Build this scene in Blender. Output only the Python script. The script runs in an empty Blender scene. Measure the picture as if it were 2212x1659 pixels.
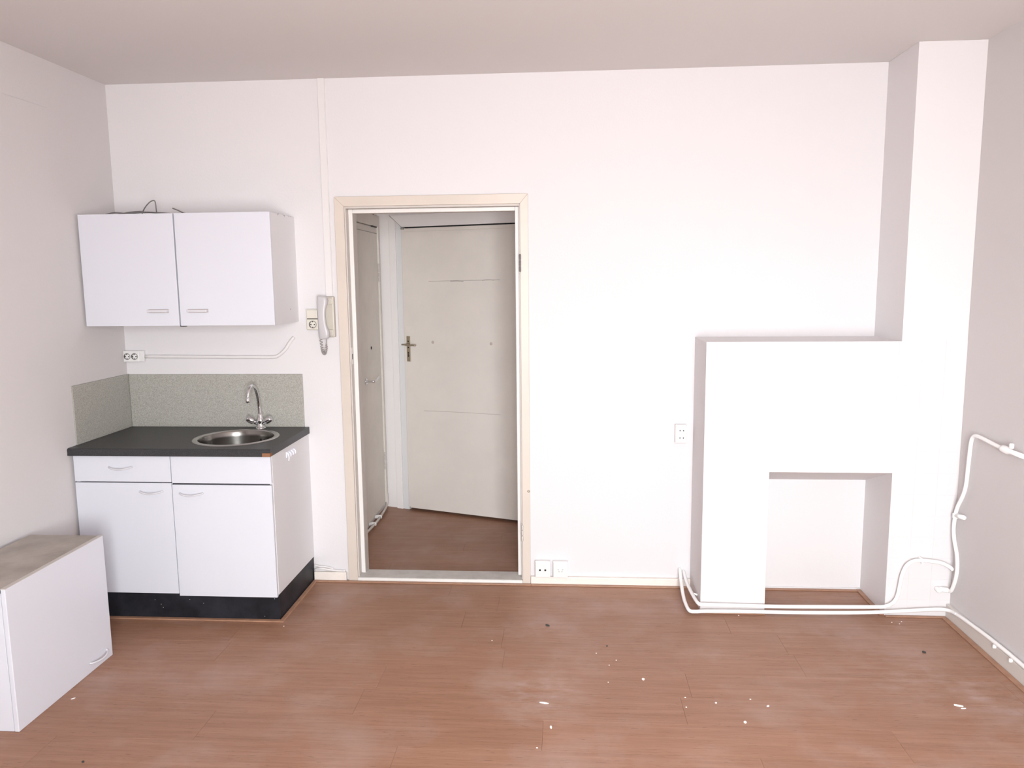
import bpy, bmesh, math, random
from mathutils import Vector, Matrix, noise
random.seed(7)
S = bpy.context.scene
COL = S.collection
PI = math.pi

# ------------------------------------------------------------------ camera
PIT, YAW, ROL = -0.1350, -0.0713, -0.0102
CAM = Vector((2.4283, -4.0943, 1.6694))
FPX = 1670.5
fw = Vector((math.sin(YAW) * math.cos(PIT), math.cos(YAW) * math.cos(PIT), math.sin(PIT)))
rt = fw.cross(Vector((0, 0, 1))).normalized()
up = rt.cross(fw)
rt, up = rt * math.cos(ROL) + up * math.sin(ROL), -rt * math.sin(ROL) + up * math.cos(ROL)
cd = bpy.data.cameras.new('camera')
cam = bpy.data.objects.new('camera', cd)
COL.objects.link(cam)
M = Matrix((rt, up, -fw)).transposed().to_4x4()
M.translation = CAM
cam.matrix_world = M
cd.sensor_width = 36.0
cd.lens = FPX * 36.0 / 2212.0
cd.clip_start = 0.05
S.camera = cam

# ------------------------------------------------------------------ room sizes
XR, ZC, YR = 4.3044, 2.7057, -4.75
WT = 0.12                                   # thickness of the wall with the doorway
WINS = [(2.15, 3.35, 0.55, 2.40)]

# ------------------------------------------------------------------ daylight: sky through the rear windows
w = bpy.data.worlds.new('sky')
S.world = w
w.use_nodes = True
nt = w.node_tree
nt.nodes.clear()
wo = nt.nodes.new('ShaderNodeOutputWorld')
bg = nt.nodes.new('ShaderNodeBackground')
tc = nt.nodes.new('ShaderNodeTexCoord')
sp = nt.nodes.new('ShaderNodeSeparateXYZ')
rp = nt.nodes.new('ShaderNodeValToRGB')
mp = nt.nodes.new('ShaderNodeMapRange')
mp.inputs[1].default_value = -1
mp.inputs[2].default_value = 1
nt.links.new(tc.outputs['Generated'], sp.inputs[0])
nt.links.new(sp.outputs['Z'], mp.inputs[0])
nt.links.new(mp.outputs[0], rp.inputs[0])
rp.color_ramp.elements[0].position = 0.40
rp.color_ramp.elements[0].color = (0.75, 0.73, 0.72, 1)   # street and house fronts below the horizon
rp.color_ramp.elements[1].position = 0.54
rp.color_ramp.elements[1].color = (0.95, 0.985, 1.0, 1)    # overcast sky
nt.links.new(rp.outputs[0], bg.inputs[0])
bg.inputs[1].default_value = 49.0
nt.links.new(bg.outputs[0], wo.inputs[0])
for i, (a, b, c, d) in enumerate(WINS):
    ld = bpy.data.lights.new('window_daylight', 'AREA')
    ld.shape = 'RECTANGLE'
    ld.size, ld.size_y = b - a, d - c
    ld.cycles.is_portal = True
    lo = bpy.data.objects.new('window_daylight', ld)
    COL.objects.link(lo)
    lo.location = ((a + b) / 2, YR - 0.28, (c + d) / 2)
    lo.rotation_euler = (PI / 2, 0, 0)      # faces +y, into the room

vs = S.view_settings
vs.view_transform = 'Standard'
vs.look = 'None'
vs.gamma = 1
vs.use_curve_mapping = False
vs.exposure = 0.0
S.cycles.use_denoising = True
S.cycles.max_bounces = 10
S.cycles.diffuse_bounces = 8
S.cycles.glossy_bounces = 4

# ------------------------------------------------------------------ materials
def mat(name, col, rough=0.5, metal=0.0, spec=0.5, bump=0.0, bscale=60.0, var=0.0, vscale=3.0, var_col=None, coat=0.0):
    m = bpy.data.materials.new(name)
    m.use_nodes = True
    n = m.node_tree
    b = n.nodes['Principled BSDF']
    b.inputs['Base Color'].default_value = (*col, 1)
    b.inputs['Roughness'].default_value = rough
    b.inputs['Metallic'].default_value = metal
    b.inputs['Specular IOR Level'].default_value = spec
    if coat:
        b.inputs['Coat Weight'].default_value = coat
    g = n.nodes.new('ShaderNodeNewGeometry')
    if bump:
        t = n.nodes.new('ShaderNodeTexNoise')
        t.inputs['Scale'].default_value = bscale
        t.inputs['Detail'].default_value = 3
        n.links.new(g.outputs['Position'], t.inputs['Vector'])
        bn = n.nodes.new('ShaderNodeBump')
        bn.inputs['Strength'].default_value = bump
        bn.inputs['Distance'].default_value = 0.002
        n.links.new(t.outputs['Fac'], bn.inputs['Height'])
        n.links.new(bn.outputs[0], b.inputs['Normal'])
    if var:
        t = n.nodes.new('ShaderNodeTexNoise')
        t.inputs['Scale'].default_value = vscale
        t.inputs['Detail'].default_value = 5
        t.inputs['Roughness'].default_value = 0.6
        n.links.new(g.outputs['Position'], t.inputs['Vector'])
        r = n.nodes.new('ShaderNodeMapRange')
        r.inputs[1].default_value = 0.35
        r.inputs[2].default_value = 0.65
        n.links.new(t.outputs['Fac'], r.inputs[0])
        mx = n.nodes.new('ShaderNodeMix')
        mx.data_type = 'RGBA'
        mx.inputs[6].default_value = (*col, 1)
        vc = var_col or tuple(c * (1 - var) for c in col)
        mx.inputs[7].default_value = (*vc, 1)
        n.links.new(r.outputs[0], mx.inputs[0])
        n.links.new(mx.outputs[2], b.inputs['Base Color'])
    return m

def speckle(name, base, dark, light, scale=420.0, rough=0.5, amt=(0.40, 0.62)):
    m = bpy.data.materials.new(name)
    m.use_nodes = True
    n = m.node_tree
    b = n.nodes['Principled BSDF']
    b.inputs['Roughness'].default_value = rough
    g = n.nodes.new('ShaderNodeNewGeometry')
    t = n.nodes.new('ShaderNodeTexNoise')
    t.inputs['Scale'].default_value = scale
    t.inputs['Detail'].default_value = 2
    n.links.new(g.outputs['Position'], t.inputs['Vector'])
    r = n.nodes.new('ShaderNodeValToRGB')
    e = r.color_ramp.elements
    e[0].position = amt[0]; e[0].color = (*dark, 1)
    e[1].position = amt[1]; e[1].color = (*light, 1)
    k = e.new((amt[0] + amt[1]) / 2); k.color = (*base, 1)
    n.links.new(t.outputs['Fac'], r.inputs[0])
    n.links.new(r.outputs[0], b.inputs['Base Color'])
    return m

def laminate(name):
    m = bpy.data.materials.new(name)
    m.use_nodes = True
    n = m.node_tree
    L = n.links.new
    b = n.nodes['Principled BSDF']
    g = n.nodes.new('ShaderNodeNewGeometry')
    oi = n.nodes.new('ShaderNodeObjectInfo')
    off = n.nodes.new('ShaderNodeVectorMath'); off.operation = 'SCALE'
    cb = n.nodes.new('ShaderNodeCombineXYZ')
    L(oi.outputs['Random'], cb.inputs[0]); L(oi.outputs['Random'], cb.inputs[2])
    L(cb.outputs[0], off.inputs[0]); off.inputs['Scale'].default_value = 37.0
    ad = n.nodes.new('ShaderNodeVectorMath'); ad.operation = 'ADD'
    L(g.outputs['Position'], ad.inputs[0]); L(off.outputs[0], ad.inputs[1])
    def nz(sx, sy, sc, det, lo, hi, src=ad):
        mpn = n.nodes.new('ShaderNodeMapping')
        mpn.inputs['Scale'].default_value = (sx, sy, 1)
        L(src.outputs[0], mpn.inputs[0])
        t = n.nodes.new('ShaderNodeTexNoise')
        t.inputs['Scale'].default_value = sc
        t.inputs['Detail'].default_value = det
        t.inputs['Roughness'].default_value = 0.6
        L(mpn.outputs[0], t.inputs['Vector'])
        r = n.nodes.new('ShaderNodeMapRange')
        r.inputs[1].default_value = lo
        r.inputs[2].default_value = hi
        L(t.outputs['Fac'], r.inputs[0])
        return r.outputs[0]
    def mix(fac, a, bcol, k=1.0):
        mx = n.nodes.new('ShaderNodeMix'); mx.data_type = 'RGBA'
        if k != 1.0:
            ml = n.nodes.new('ShaderNodeMath'); ml.operation = 'MULTIPLY'
            L(fac, ml.inputs[0]); ml.inputs[1].default_value = k
            fac = ml.outputs[0]
        L(fac, mx.inputs[0])
        if isinstance(a, tuple): mx.inputs[6].default_value = (*a, 1)
        else: L(a, mx.inputs[6])
        mx.inputs[7].default_value = (*bcol, 1)
        return mx.outputs[2]
    c = mix(nz(0.5, 9, 5, 6, 0.3, 0.7), (0.350, 0.188, 0.122), (0.275, 0.136, 0.082))
    c = mix(nz(1.2, 60, 4, 4, 0.50, 0.70), c, (0.20, 0.095, 0.052), 0.50)
    c = mix(nz(5, 45, 4, 3, 0.62, 0.70), c, (0.13, 0.062, 0.038), 0.6)
    # dry plaster dust rubbed into the boards
    geo = n.nodes.new('ShaderNodeVectorMath'); geo.operation = 'ADD'
    L(g.outputs['Position'], geo.inputs[0])
    dust = nz(1, 1, 2.3, 7, 0.50, 0.80, geo)
    c = mix(dust, c, (0.52, 0.42, 0.40), 0.34)
    # scuffed patches
    for (px, py, rr, k) in ((2.30, -1.15, 0.28, 0.40), (2.25, -0.55, 0.22, 0.22), (3.85, -0.95, 0.42, 0.22), (4.15, -1.1, 0.3, 0.30), (4.02, -0.45, 0.16, 0.22)):
        dn = n.nodes.new('ShaderNodeVectorMath'); dn.operation = 'DISTANCE'
        L(g.outputs['Position'], dn.inputs[0]); dn.inputs[1].default_value = (px, py, 0)
        r = n.nodes.new('ShaderNodeMapRange')
        r.inputs[1].default_value = rr; r.inputs[2].default_value = 0.0
        L(dn.outputs['Value'], r.inputs[0])
        ml = n.nodes.new('ShaderNodeMath'); ml.operation = 'MULTIPLY'
        L(r.outputs[0], ml.inputs[0]); L(nz(1, 2.2, 9, 6, 0.42, 0.75, geo), ml.inputs[1])
        c = mix(ml.outputs[0], c, (0.62, 0.54, 0.54), k)
    hs = n.nodes.new('ShaderNodeHueSaturation')
    rr = n.nodes.new('ShaderNodeMapRange')
    rr.inputs[3].default_value = 0.97; rr.inputs[4].default_value = 1.03
    L(oi.outputs['Random'], rr.inputs[0]); L(rr.outputs[0], hs.inputs['Value'])
    L(c, hs.inputs['Color'])
    L(hs.outputs[0], b.inputs['Base Color'])
    b.inputs['Roughness'].default_value = 0.42
    L_r = nz(1, 1, 6, 4, 0.3, 0.7, geo)
    r2 = n.nodes.new('ShaderNodeMapRange')
    r2.inputs[3].default_value = 0.36; r2.inputs[4].default_value = 0.52
    L(L_r, r2.inputs[0]); L(r2.outputs[0], b.inputs['Roughness'])
    b.inputs['Specular IOR Level'].default_value = 0.4
    return m

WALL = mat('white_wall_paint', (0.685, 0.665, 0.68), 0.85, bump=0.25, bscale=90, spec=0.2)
SHADEW = mat('shaded_wall_paint', (0.60, 0.575, 0.575), 0.85, bump=0.25, bscale=90, spec=0.2)  # white wall paint darkened to put the side walls' shade into the colour
CEIL = mat('ceiling_paint', (0.66, 0.635, 0.63), 0.9, bump=0.15, bscale=120, spec=0.1)
BREAST = mat('glossier_wall_paint', (0.70, 0.68, 0.69), 0.6, bump=0.2, bscale=70, spec=0.3)
CREAM = mat('cream_frame_paint', (0.62, 0.55, 0.49), 0.4, bump=0.15, bscale=50, var=0.05)
STOP = mat('white_stop_paint', (0.74, 0.72, 0.70), 0.4, bump=0.15, bscale=60)
GREYP = mat('grey_jamb_paint', (0.56, 0.52, 0.49), 0.45, bump=0.1)
SILL = mat('grey_threshold_paint', (0.60, 0.575, 0.55), 0.45, var=0.15, vscale=14)
HALLW = mat('hall_paint', (0.82, 0.80, 0.80), 0.7, bump=0.2)
HDOOR = mat('hall_door_paint', (0.74, 0.70, 0.66), 0.5, bump=0.2, bscale=40, var=0.05, vscale=4)
HDOOR2 = mat('hall_side_door_paint', (0.70, 0.66, 0.61), 0.55, bump=0.2, bscale=40, var=0.08, vscale=5)
CRACK = mat('crack_line', (0.30, 0.27, 0.25), 0.8)
MARK = mat('filled_hole_paint', (0.52, 0.45, 0.42), 0.8)
WHITE = mat('white_cabinet_foil', (0.645, 0.655, 0.715), 0.38, bump=0.05, bscale=300)
WEDGE = mat('cabinet_side_foil', (0.70, 0.695, 0.715), 0.42, bump=0.05, bscale=300)
CHIP = mat('bare_chipboard', (0.44, 0.40, 0.36), 0.7, var=0.3, vscale=7, var_col=(0.34, 0.30, 0.265))
HAND = mat('white_handle_plastic', (0.60, 0.595, 0.63), 0.3)
HSHADE = mat('handle_painted_shadow', (0.45, 0.37, 0.36), 0.5)  # dark reddish tone for the shadow outline painted around the handles
DARK = mat('dark_gap', (0.02, 0.02, 0.022), 0.8)
TOPM = speckle('dark_worktop_laminate', (0.030, 0.030, 0.033), (0.018, 0.018, 0.02), (0.052, 0.052, 0.055), 500, 0.42)
SPLASH = speckle('grey_splashback_laminate', (0.36, 0.35, 0.315), (0.27, 0.262, 0.23), (0.45, 0.44, 0.41), 330, 0.5, (0.34, 0.66))
STEEL = mat('brushed_steel', (0.55, 0.54, 0.52), 0.28, metal=1.0, bump=0.05, bscale=200)
BOWL = mat('dark_brushed_bowl_steel', (0.30, 0.285, 0.27), 0.24, metal=1.0)
CHROME = mat('chrome', (0.80, 0.80, 0.82), 0.08, metal=1.0)
BLACKP = mat('black_plinth_board', (0.009, 0.009, 0.012), 0.5, spec=0.25, var=0.5, vscale=8, var_col=(0.022, 0.023, 0.030))
SOCK = mat('white_socket_plastic', (0.74, 0.73, 0.73), 0.35)
IVORY = mat('ivory_socket_plastic', (0.66, 0.63, 0.56), 0.35)
HOLE = mat('black_hole', (0.01, 0.01, 0.01), 0.6)
SGREY = mat('socket_recess_grey', (0.30, 0.29, 0.27), 0.5)
PHONE = mat('grey_phone_plastic', (0.50, 0.485, 0.50), 0.35)
PHONE2 = mat('ivory_phone_base', (0.52, 0.49, 0.43), 0.4)
CORD = mat('grey_coil_cord', (0.34, 0.32, 0.30), 0.4)
DUCT = mat('white_painted_duct', (0.70, 0.68, 0.68), 0.55)
PIPE = mat('white_pipe_gloss', (0.88, 0.88, 0.88), 0.22)
PIPEC = mat('painted_wall_pipe', (0.72, 0.68, 0.67), 0.3)
KNOB = mat('dark_cable_sheath', (0.16, 0.15, 0.15), 0.5)
WOODT = mat('light_wood_edge_trim', (0.40, 0.22, 0.14), 0.45, var=0.2, vscale=20)
BROWN = mat('bare_brown_chipboard', (0.24, 0.11, 0.055), 0.8)
BRASS = mat('aged_nickel_plate', (0.42, 0.36, 0.27), 0.35, metal=0.8)
HOOKM = mat('clear_plastic_hook', (0.85, 0.86, 0.95), 0.12, spec=0.8)
STAIN = mat('old_wallpaper_stain', (0.45, 0.30, 0.16), 0.8, var=0.4, vscale=30)
FLAKE = mat('white_paint_flake', (0.88, 0.87, 0.86), 0.6)
LINT = mat('dark_lint', (0.05, 0.05, 0.045), 0.9)
FLOOR = laminate('beech_laminate')
UNDER = mat('dark_floor_joint', (0.07, 0.03, 0.02), 0.8)

# ------------------------------------------------------------------ mesh helpers
class MB:
    def __init__(s):
        s.bm = bmesh.new()
        s.smooth = False
    def _add(s, t, mx=None):
        if mx is not None:
            bmesh.ops.transform(t, matrix=mx, verts=t.verts)
        me = bpy.data.meshes.new('t')
        t.to_mesh(me); t.free()
        s.bm.from_mesh(me)
        bpy.data.meshes.remove(me)
        return s
    def box(s, x0, x1, y0, y1, z0, z1, bev=0.0, seg=2, mx=None):
        t = bmesh.new()
        bmesh.ops.create_cube(t, size=1)
        for v in t.verts:
            v.co = Vector(((x0 + x1) / 2 + v.co.x * (x1 - x0), (y0 + y1) / 2 + v.co.y * (y1 - y0), (z0 + z1) / 2 + v.co.z * (z1 - z0)))
        if bev:
            bmesh.ops.bevel(t, geom=list(t.edges), offset=bev, segments=seg, profile=0.5, affect='EDGES')
        return s._add(t, mx)
    def prism(s, pts, axis, a, b, bev=0.0, mx=None):
        t = bmesh.new()
        def P(p, h):
            return {'x': (h, p[0], p[1]), 'y': (p[0], h, p[1]), 'z': (p[0], p[1], h)}[axis]
        A = [t.verts.new(P(p, a)) for p in pts]
        B = [t.verts.new(P(p, b)) for p in pts]
        t.faces.new(A); t.faces.new(B[::-1])
        for i in range(len(pts)):
            j = (i + 1) % len(pts)
            t.faces.new((A[j], A[i], B[i], B[j]))
        bmesh.ops.recalc_face_normals(t, faces=t.faces)
        if bev:
            bmesh.ops.bevel(t, geom=list(t.edges), offset=bev, segments=2, profile=0.5, affect='EDGES')
        return s._add(t, mx)
    def rings(s, rs, cap=True, mx=None):
        t = bmesh.new()
        R = [[t.verts.new(p) for p in r] for r in rs]
        n = len(rs[0])
        for a, b in zip(R, R[1:]):
            for i in range(n):
                j = (i + 1) % n
                t.faces.new((a[i], a[j], b[j], b[i]))
        if cap:
            t.faces.new(R[0][::-1]); t.faces.new(R[-1])
        bmesh.ops.recalc_face_normals(t, faces=t.faces)
        for f in t.faces: f.smooth = True
        return s._add(t, mx)
    def tube(s, pts, r, n=10, smooth=6, cap=True):
        P = [Vector(p) for p in pts]
        if smooth > 1 and len(P) > 2:
            Q = [P[0] * 2 - P[1]] + P + [P[-1] * 2 - P[-2]]
            out = []
            for i in range(1, len(Q) - 2):
                p0, p1, p2, p3 = Q[i - 1:i + 3]
                for k in range(smooth):
                    t = k / smooth
                    out.append(0.5 * ((2 * p1) + (p2 - p0) * t + (2 * p0 - 5 * p1 + 4 * p2 - p3) * t * t + (3 * p1 - p0 - 3 * p2 + p3) * t ** 3))
            out.append(P[-1]); P = out
        rs = []
        T = [(P[min(i + 1, len(P) - 1)] - P[max(i - 1, 0)]).normalized() for i in range(len(P))]
        nrm = T[0].orthogonal().normalized()
        for i, p in enumerate(P):
            nrm = (nrm - T[i] * nrm.dot(T[i])).normalized()
            bn = T[i].cross(nrm)
            rr = r(i / (len(P) - 1)) if callable(r) else r
            rs.append([p + (nrm * math.cos(2 * PI * k / n) + bn * math.sin(2 * PI * k / n)) * rr for k in range(n)])
        return s.rings(rs, cap)
    def lathe(s, prof, c=(0, 0, 0), n=24, mx=None, cap=True):
        # profile of (r, z) turned about the local z axis
        rs = [[(r * math.cos(2 * PI * k / n), r * math.sin(2 * PI * k / n), z) for k in range(n)] for r, z in prof]
        return s.rings(rs, cap, (mx or Matrix.Identity(4)) if c == (0, 0, 0) else Matrix.Translation(c) @ (mx or Matrix.Identity(4)))

def world_m(o):
    m = o.matrix_basis.copy()
    while o.parent:
        o = o.parent
        m = o.matrix_basis @ m
    return m

def props(o, label=None, cat=None, group=None, kind=None):
    if label: o['label'] = label
    if cat: o['category'] = cat
    if group: o['group'] = group
    if kind: o['kind'] = kind
    return o

def obj(name, mb, m, parent=None, local=False, sm=None):
    me = bpy.data.meshes.new(name)
    o = bpy.data.objects.new(name, me)
    COL.objects.link(o)
    bm = mb.bm
    if parent is not None:
        o.parent = parent
        if not local:
            bmesh.ops.transform(bm, matrix=world_m(parent).inverted(), verts=bm.verts)
    elif not local:
        xs = [v.co for v in bm.verts]
        c = Vector(((min(v.x for v in xs) + max(v.x for v in xs)) / 2, (min(v.y for v in xs) + max(v.y for v in xs)) / 2, min(v.z for v in xs)))
        bmesh.ops.translate(bm, vec=-c, verts=bm.verts)
        o.location = c
    bm.to_mesh(me); bm.free()
    me.materials.append(m)
    return o

def thing(name, loc, label=None, cat=None, group=None, kind=None, rz=0.0):
    o = bpy.data.objects.new(name, None)
    o.empty_display_size = 0.1
    COL.objects.link(o)
    o.location = loc
    o.rotation_euler = (0, 0, rz)
    return props(o, label, cat, group, kind)

def struct(name, mb, m, label=None):
    return props(obj(name, mb, m), label, kind='structure')

def B(*a, **k):
    return MB().box(*a, **k)

# ================================================================== THE ROOM SHELL
DX0, DX1, DZ = 1.252, 2.190, 2.056           # clear hole of the doorway
mb = MB()
mb.box(-0.1, DX0, 0, WT, -0.02, ZC + 0.1)
mb.box(DX1, XR + 0.1, 0, WT, -0.02, ZC + 0.1)
mb.box(DX0, DX1, 0, WT, DZ, ZC + 0.1)
struct('wall_back', mb, WALL, 'white wall with the doorway, meeting the kitchen corner and the fireplace')

mb = B(-0.1, 0, YR, 0, -0.02, ZC + 0.1)
wl = struct('wall_left', mb, SHADEW, 'pinkish white side wall behind the cabinet on the floor')
obj('cover_panel', B(-0.002, 0.0050, -1.45, -0.50, 0.03, 2.485, 0.0012), SHADEW, wl)
struct('wall_right', B(XR, XR + 0.1, YR, 0, -0.02, ZC + 0.1), SHADEW, 'greyish white side wall carrying the bent heating riser')
mb = MB()
mb.box(-0.1, WINS[0][0], YR - 0.3, YR, -0.02, ZC + 0.1)
mb.box(WINS[0][1], XR + 0.1, YR - 0.3, YR, -0.02, ZC + 0.1)
for a, b, c, d in WINS:
    mb.box(a, b, YR - 0.3, YR, -0.02, c)
    mb.box(a, b, YR - 0.3, YR, d, ZC + 0.1)
struct('wall_rear', mb, mat('rear_wall_paint', (0.42, 0.40, 0.39), 0.85))
for i, (a, b, c, d) in enumerate(WINS):
    wn = thing('window_%d' % (i + 1), ((a + b) / 2, YR - 0.2, c), kind='structure')
    m_ = MB()
    for q in ((a, a + 0.05, c, d), (b - 0.05, b, c, d), (a, b, c, c + 0.05), (a, b, d - 0.05, d), (a, b, d - 0.55, d - 0.50), ((a + b) / 2 - 0.03, (a + b) / 2 + 0.03, c, d)):
        m_.box(q[0], q[1], YR - 0.22, YR - 0.16, q[2], q[3], 0.003)
    obj('window_frame', m_, STOP, wn)
    obj('window_sill', B(a - 0.04, b + 0.04, YR - 0.16, YR + 0.05, c - 0.03, c + 0.001, 0.004), STOP, wn)
struct('ceiling', B(-0.1, XR + 0.1, YR - 0.3, 0.0, ZC, ZC + 0.1), CEIL, 'plain pinkish grey plaster ceiling')

# chimney breast: low breast with a niche and a narrower stack above
MX0, MY, MZ, SX0 = 3.0975, -0.3353, 1.3602, 4.006
NX0, NX1, NZ, NZB = 3.414, 3.9954, 0.7223, 0.6053
TY = MY + 0.0008
mb = MB()
mb.box(MX0, NX0, TY, 0.0, -0.01, MZ, 0.0015)
mb.box(NX1, XR, TY, 0.0, -0.01, MZ, 0.0015)
mb.prism([(TY, NZ), (TY, MZ - 0.0004), (0, MZ - 0.0004), (0, NZB), (-0.02, NZB)], 'x', NX0 - 0.002, NX1 + 0.002)
mb.box(SX0, XR, MY + 0.0015, 0.0, MZ - 0.01, ZC, 0.0012)
wc = struct('wall_chimney', mb, BREAST, 'white chimney breast with a square open niche and a narrow stack up to the ceiling')
obj('niche_lining', B(NX0 - 0.001, NX1 + 0.001, -0.014, -0.002, -0.005, NZB + 0.02, 0.001), BREAST, wc)
obj('niche_plaster_bead', MB().tube([(NX0 + 0.0, -0.016, 0.004), (3.6, -0.019, 0.006), (3.75, -0.017, 0.005), (NX1, -0.02, 0.007)], 0.006, 6), BREAST, wc)
# painted-over wall tiles on the face of the low breast
P = 0.1063
tid = 0
cols = [NX1 + (k * P) for k in range(-9, 4)]
for r in range(13):
    zt = MZ - r * P
    zb = max(MZ - (r + 1) * P, 0.0)
    if zt - zb < 0.02: continue
    for cx in cols:
        a, b = max(cx, MX0), min(cx + P, XR)
        if b - a < 0.012: continue
        segs = [(a, b)]
        if zb < NZ - 0.02:
            segs = []
            if a < NX0: segs.append((a, min(b, NX0)))
            if b > NX1: segs.append((max(a, NX1), b))
        for a2, b2 in segs:
            if b2 - a2 < 0.012: continue
            dp = random.uniform(-0.00015, 0.00015)
            obj('tile', B(a2 + 0.00015, b2 - 0.00015, MY + dp, TY + 0.001, zb + 0.00015, zt - 0.00015, 0.00025, 1), BREAST, wc)

# hall behind the doorway
HA = Vector((1.075, 1.425, 0))
HTH = math.radians(-19)
HX1 = 2.75
struct('wall_hall_left', B(0.98, 1.08, WT, 1.55, -0.02, 2.6), HALLW)
struct('wall_hall_right', B(HX1, HX1 + 0.1, WT, 1.55, -0.02, 2.6), HALLW)
he = thing('wall_hall_end', HA, kind='structure', rz=HTH)
obj('plaster', B(-0.1, 0.17, 0.0, 0.1, -0.02, 2.6).box(0.17, 1.17, 0.06, 0.1, -0.02, 2.1).box(1.17, 1.95, 0.0, 0.1, -0.02, 2.6).box(0.17, 1.17, 0.0, 0.1, 2.075, 2.6), HALLW, he, local=True)
struct('ceiling_hall', B(0.98, HX1 + 0.1, WT, 1.6, 2.5, 2.6), HALLW)

# ------------------------------------------------------------------ floor: laminate planks
fl = struct('floor', B(-0.05, XR + 0.05, YR, 1.7, -0.03, -0.0045), UNDER, 'reddish beech laminate floor, dusty and scuffed')
PW, PL = 0.192, 1.285
base = {}
def plank(x0, x1, y0, y1):
    key = (round(x1 - x0, 3), round(y1 - y0, 3))
    if key not in base:
        m_ = B(0, x1 - x0 - 0.0005, 0, y1 - y0 - 0.0006, -0.006, 0.0, 0.0004, 1)
        me = bpy.data.meshes.new('plank')
        m_.bm.to_mesh(me); m_.bm.free()
        me.materials.append(FLOOR)
        base[key] = me
    o = bpy.data.objects.new('plank', base[key])
    COL.objects.link(o)
    o.parent = fl
    o.location = Vector((x0, y0, 0)) - fl.location
y = -0.045 + PW
row = 0
def plank_row(ya, yb, xa, xb, off):
    x = xa
    nx = xa + off
    while x < xb - 0.01:
        e = min(nx, xb)
        if e - x > 0.01:
            plank(x, e, ya, yb)
        x = e
        nx += PL
y0 = 0.0
r = 0
rnd = random.Random(3)
while y0 > YR + 0.01:
    y1 = max(y0 - PW, YR)
    plank_row(y1, y0, 0.0, XR, rnd.uniform(0.3, 1.2))
    y0 = y1
y0 = WT - 0.02
while y0 < 1.55:
    y1 = min(y0 + PW, 1.55)
    plank_row(y0, y1, 1.06, HX1, rnd.uniform(0.3, 1.2))
    y0 = y1

# ------------------------------------------------------------------ skirtings and floor trims
BBM = mat('skirting_paint', (0.80, 0.74, 0.69), 0.45, var=0.06, vscale=15)
struct('baseboard_back', B(1.012, 1.196, -0.022, 0.0, 0.0, 0.050, 0.003), BBM, 'short cream skirting between kitchen cabinet and door frame')
struct('baseboard_back.001', B(2.231, MX0, -0.022, 0.0, 0.0, 0.044, 0.003), BBM, 'low cream skirting between doorway and chimney breast')
struct('baseboard_right', B(XR - 0.018, XR, YR, MY - 0.001, 0.0, 0.068, 0.003), mat('skirting_paint_grey', (0.62, 0.59, 0.56), 0.45), 'painted skirting under the pipe on the right wall')
struct('baseboard_left', B(0.0, 0.018, YR, -1.55, 0.0, 0.068, 0.003), BBM)
def trim(i, x0, x1, y0, y1, m=WOODT, h=0.007, label=None):
    struct('trim_%d' % i, B(x0, x1, y0, y1, 0.0, h, 0.002), m, label)
trim(1, 1.03, 2.232, -0.044, -0.0225, h=0.006)
trim(2, 2.233, MX0 - 0.002, -0.044, -0.0225, h=0.006)
trim(3, MX0 + 0.01, NX0, MY - 0.022, MY - 0.002, h=0.005)
trim(4, NX1, XR - 0.02, MY - 0.022, MY - 0.002, h=0.005)
trim(5, NX0 + 0.03, NX1 - 0.02, -0.046, -0.024, h=0.006)
trim(6, NX1 - 0.024, NX1 - 0.001, MY, -0.016, h=0.007)
trim(7, XR - 0.045, XR - 0.019, YR, MY - 0.024, h=0.006)
trim(8, 0.05, 1.034, -0.560, -0.537, h=0.007, label='thin wood strip along the black kitchen plinth')
trim(9, 1.011, 1.033, -0.5365, -0.024, h=0.007)

# ================================================================== ROOM DOORWAY FRAME
d1 = thing('door_1', ((DX0 + DX1) / 2, 0, 0), 'cream painted doorway frame without its door', kind='structure')
AX0, AX1, AZ = 1.2086, 2.2293, 2.1058
CI0, CI1, CIZ = 1.2600, 2.1865, 2.0555
obj('casing', MB().prism([(AX0, 0), (CI0, 0), (CI0, CIZ), (AX0, AZ)], 'y', -0.018, 0.0, 0.002), CREAM, d1)
obj('casing', MB().prism([(CI1, 0), (AX1, 0), (AX1, AZ), (CI1, CIZ)], 'y', -0.018, 0.0, 0.002), CREAM, d1)
obj('casing', MB().prism([(CI0, CIZ), (CI1, CIZ), (AX1, AZ), (AX0, AZ)], 'y', -0.018, 0.0, 0.002), CREAM, d1)
# jamb lining: rebate, stop and inner face
obj('jamb', B(1.2525, 1.2665, -0.004, WT + 0.004, 0.0, 2.056, 0.001), GREYP, d1)
obj('jamb', B(2.1800, 2.1895, -0.004, WT + 0.004, 0.0, 2.056, 0.001), GREYP, d1)
obj('jamb', B(1.2665, 2.1800, -0.004, WT + 0.004, 2.0455, 2.056, 0.001), GREYP, d1)
def stop(x0, x1, z0, z1, head=False):
    mid = 0.052
    obj('stop', B(x0, x1, 0.040, mid, z0, z1, 0.003), STOP, d1)
stop(1.2665, 1.2890, 0.028, 2.0450); stop(2.1570, 2.1800, 0.028, 2.0450)
obj('stop', B(1.2890, 2.1570, 0.040, 0.052, 2.0240, 2.0450, 0.003), STOP, d1)
obj('jamb_inner', B(1.2665, 1.2880, 0.052, WT + 0.004, 0.0, 2.045, 0.001), GREYP, d1)
obj('jamb_inner', B(2.1580, 2.1800, 0.052, WT + 0.004, 0.0, 2.045, 0.001), GREYP, d1)
obj('jamb_inner', B(1.2880, 2.1580, 0.052, WT + 0.004, 2.0255, 2.045, 0.001), GREYP, d1)
obj('threshold', B(1.2605, 2.1860, -0.019, WT - 0.012, 0.0, 0.022, 0.004), SILL, d1)
mb = B(1.2610, 2.1855, -0.0215, -0.0185, 0.001, 0.0195, 0.001)
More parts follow.
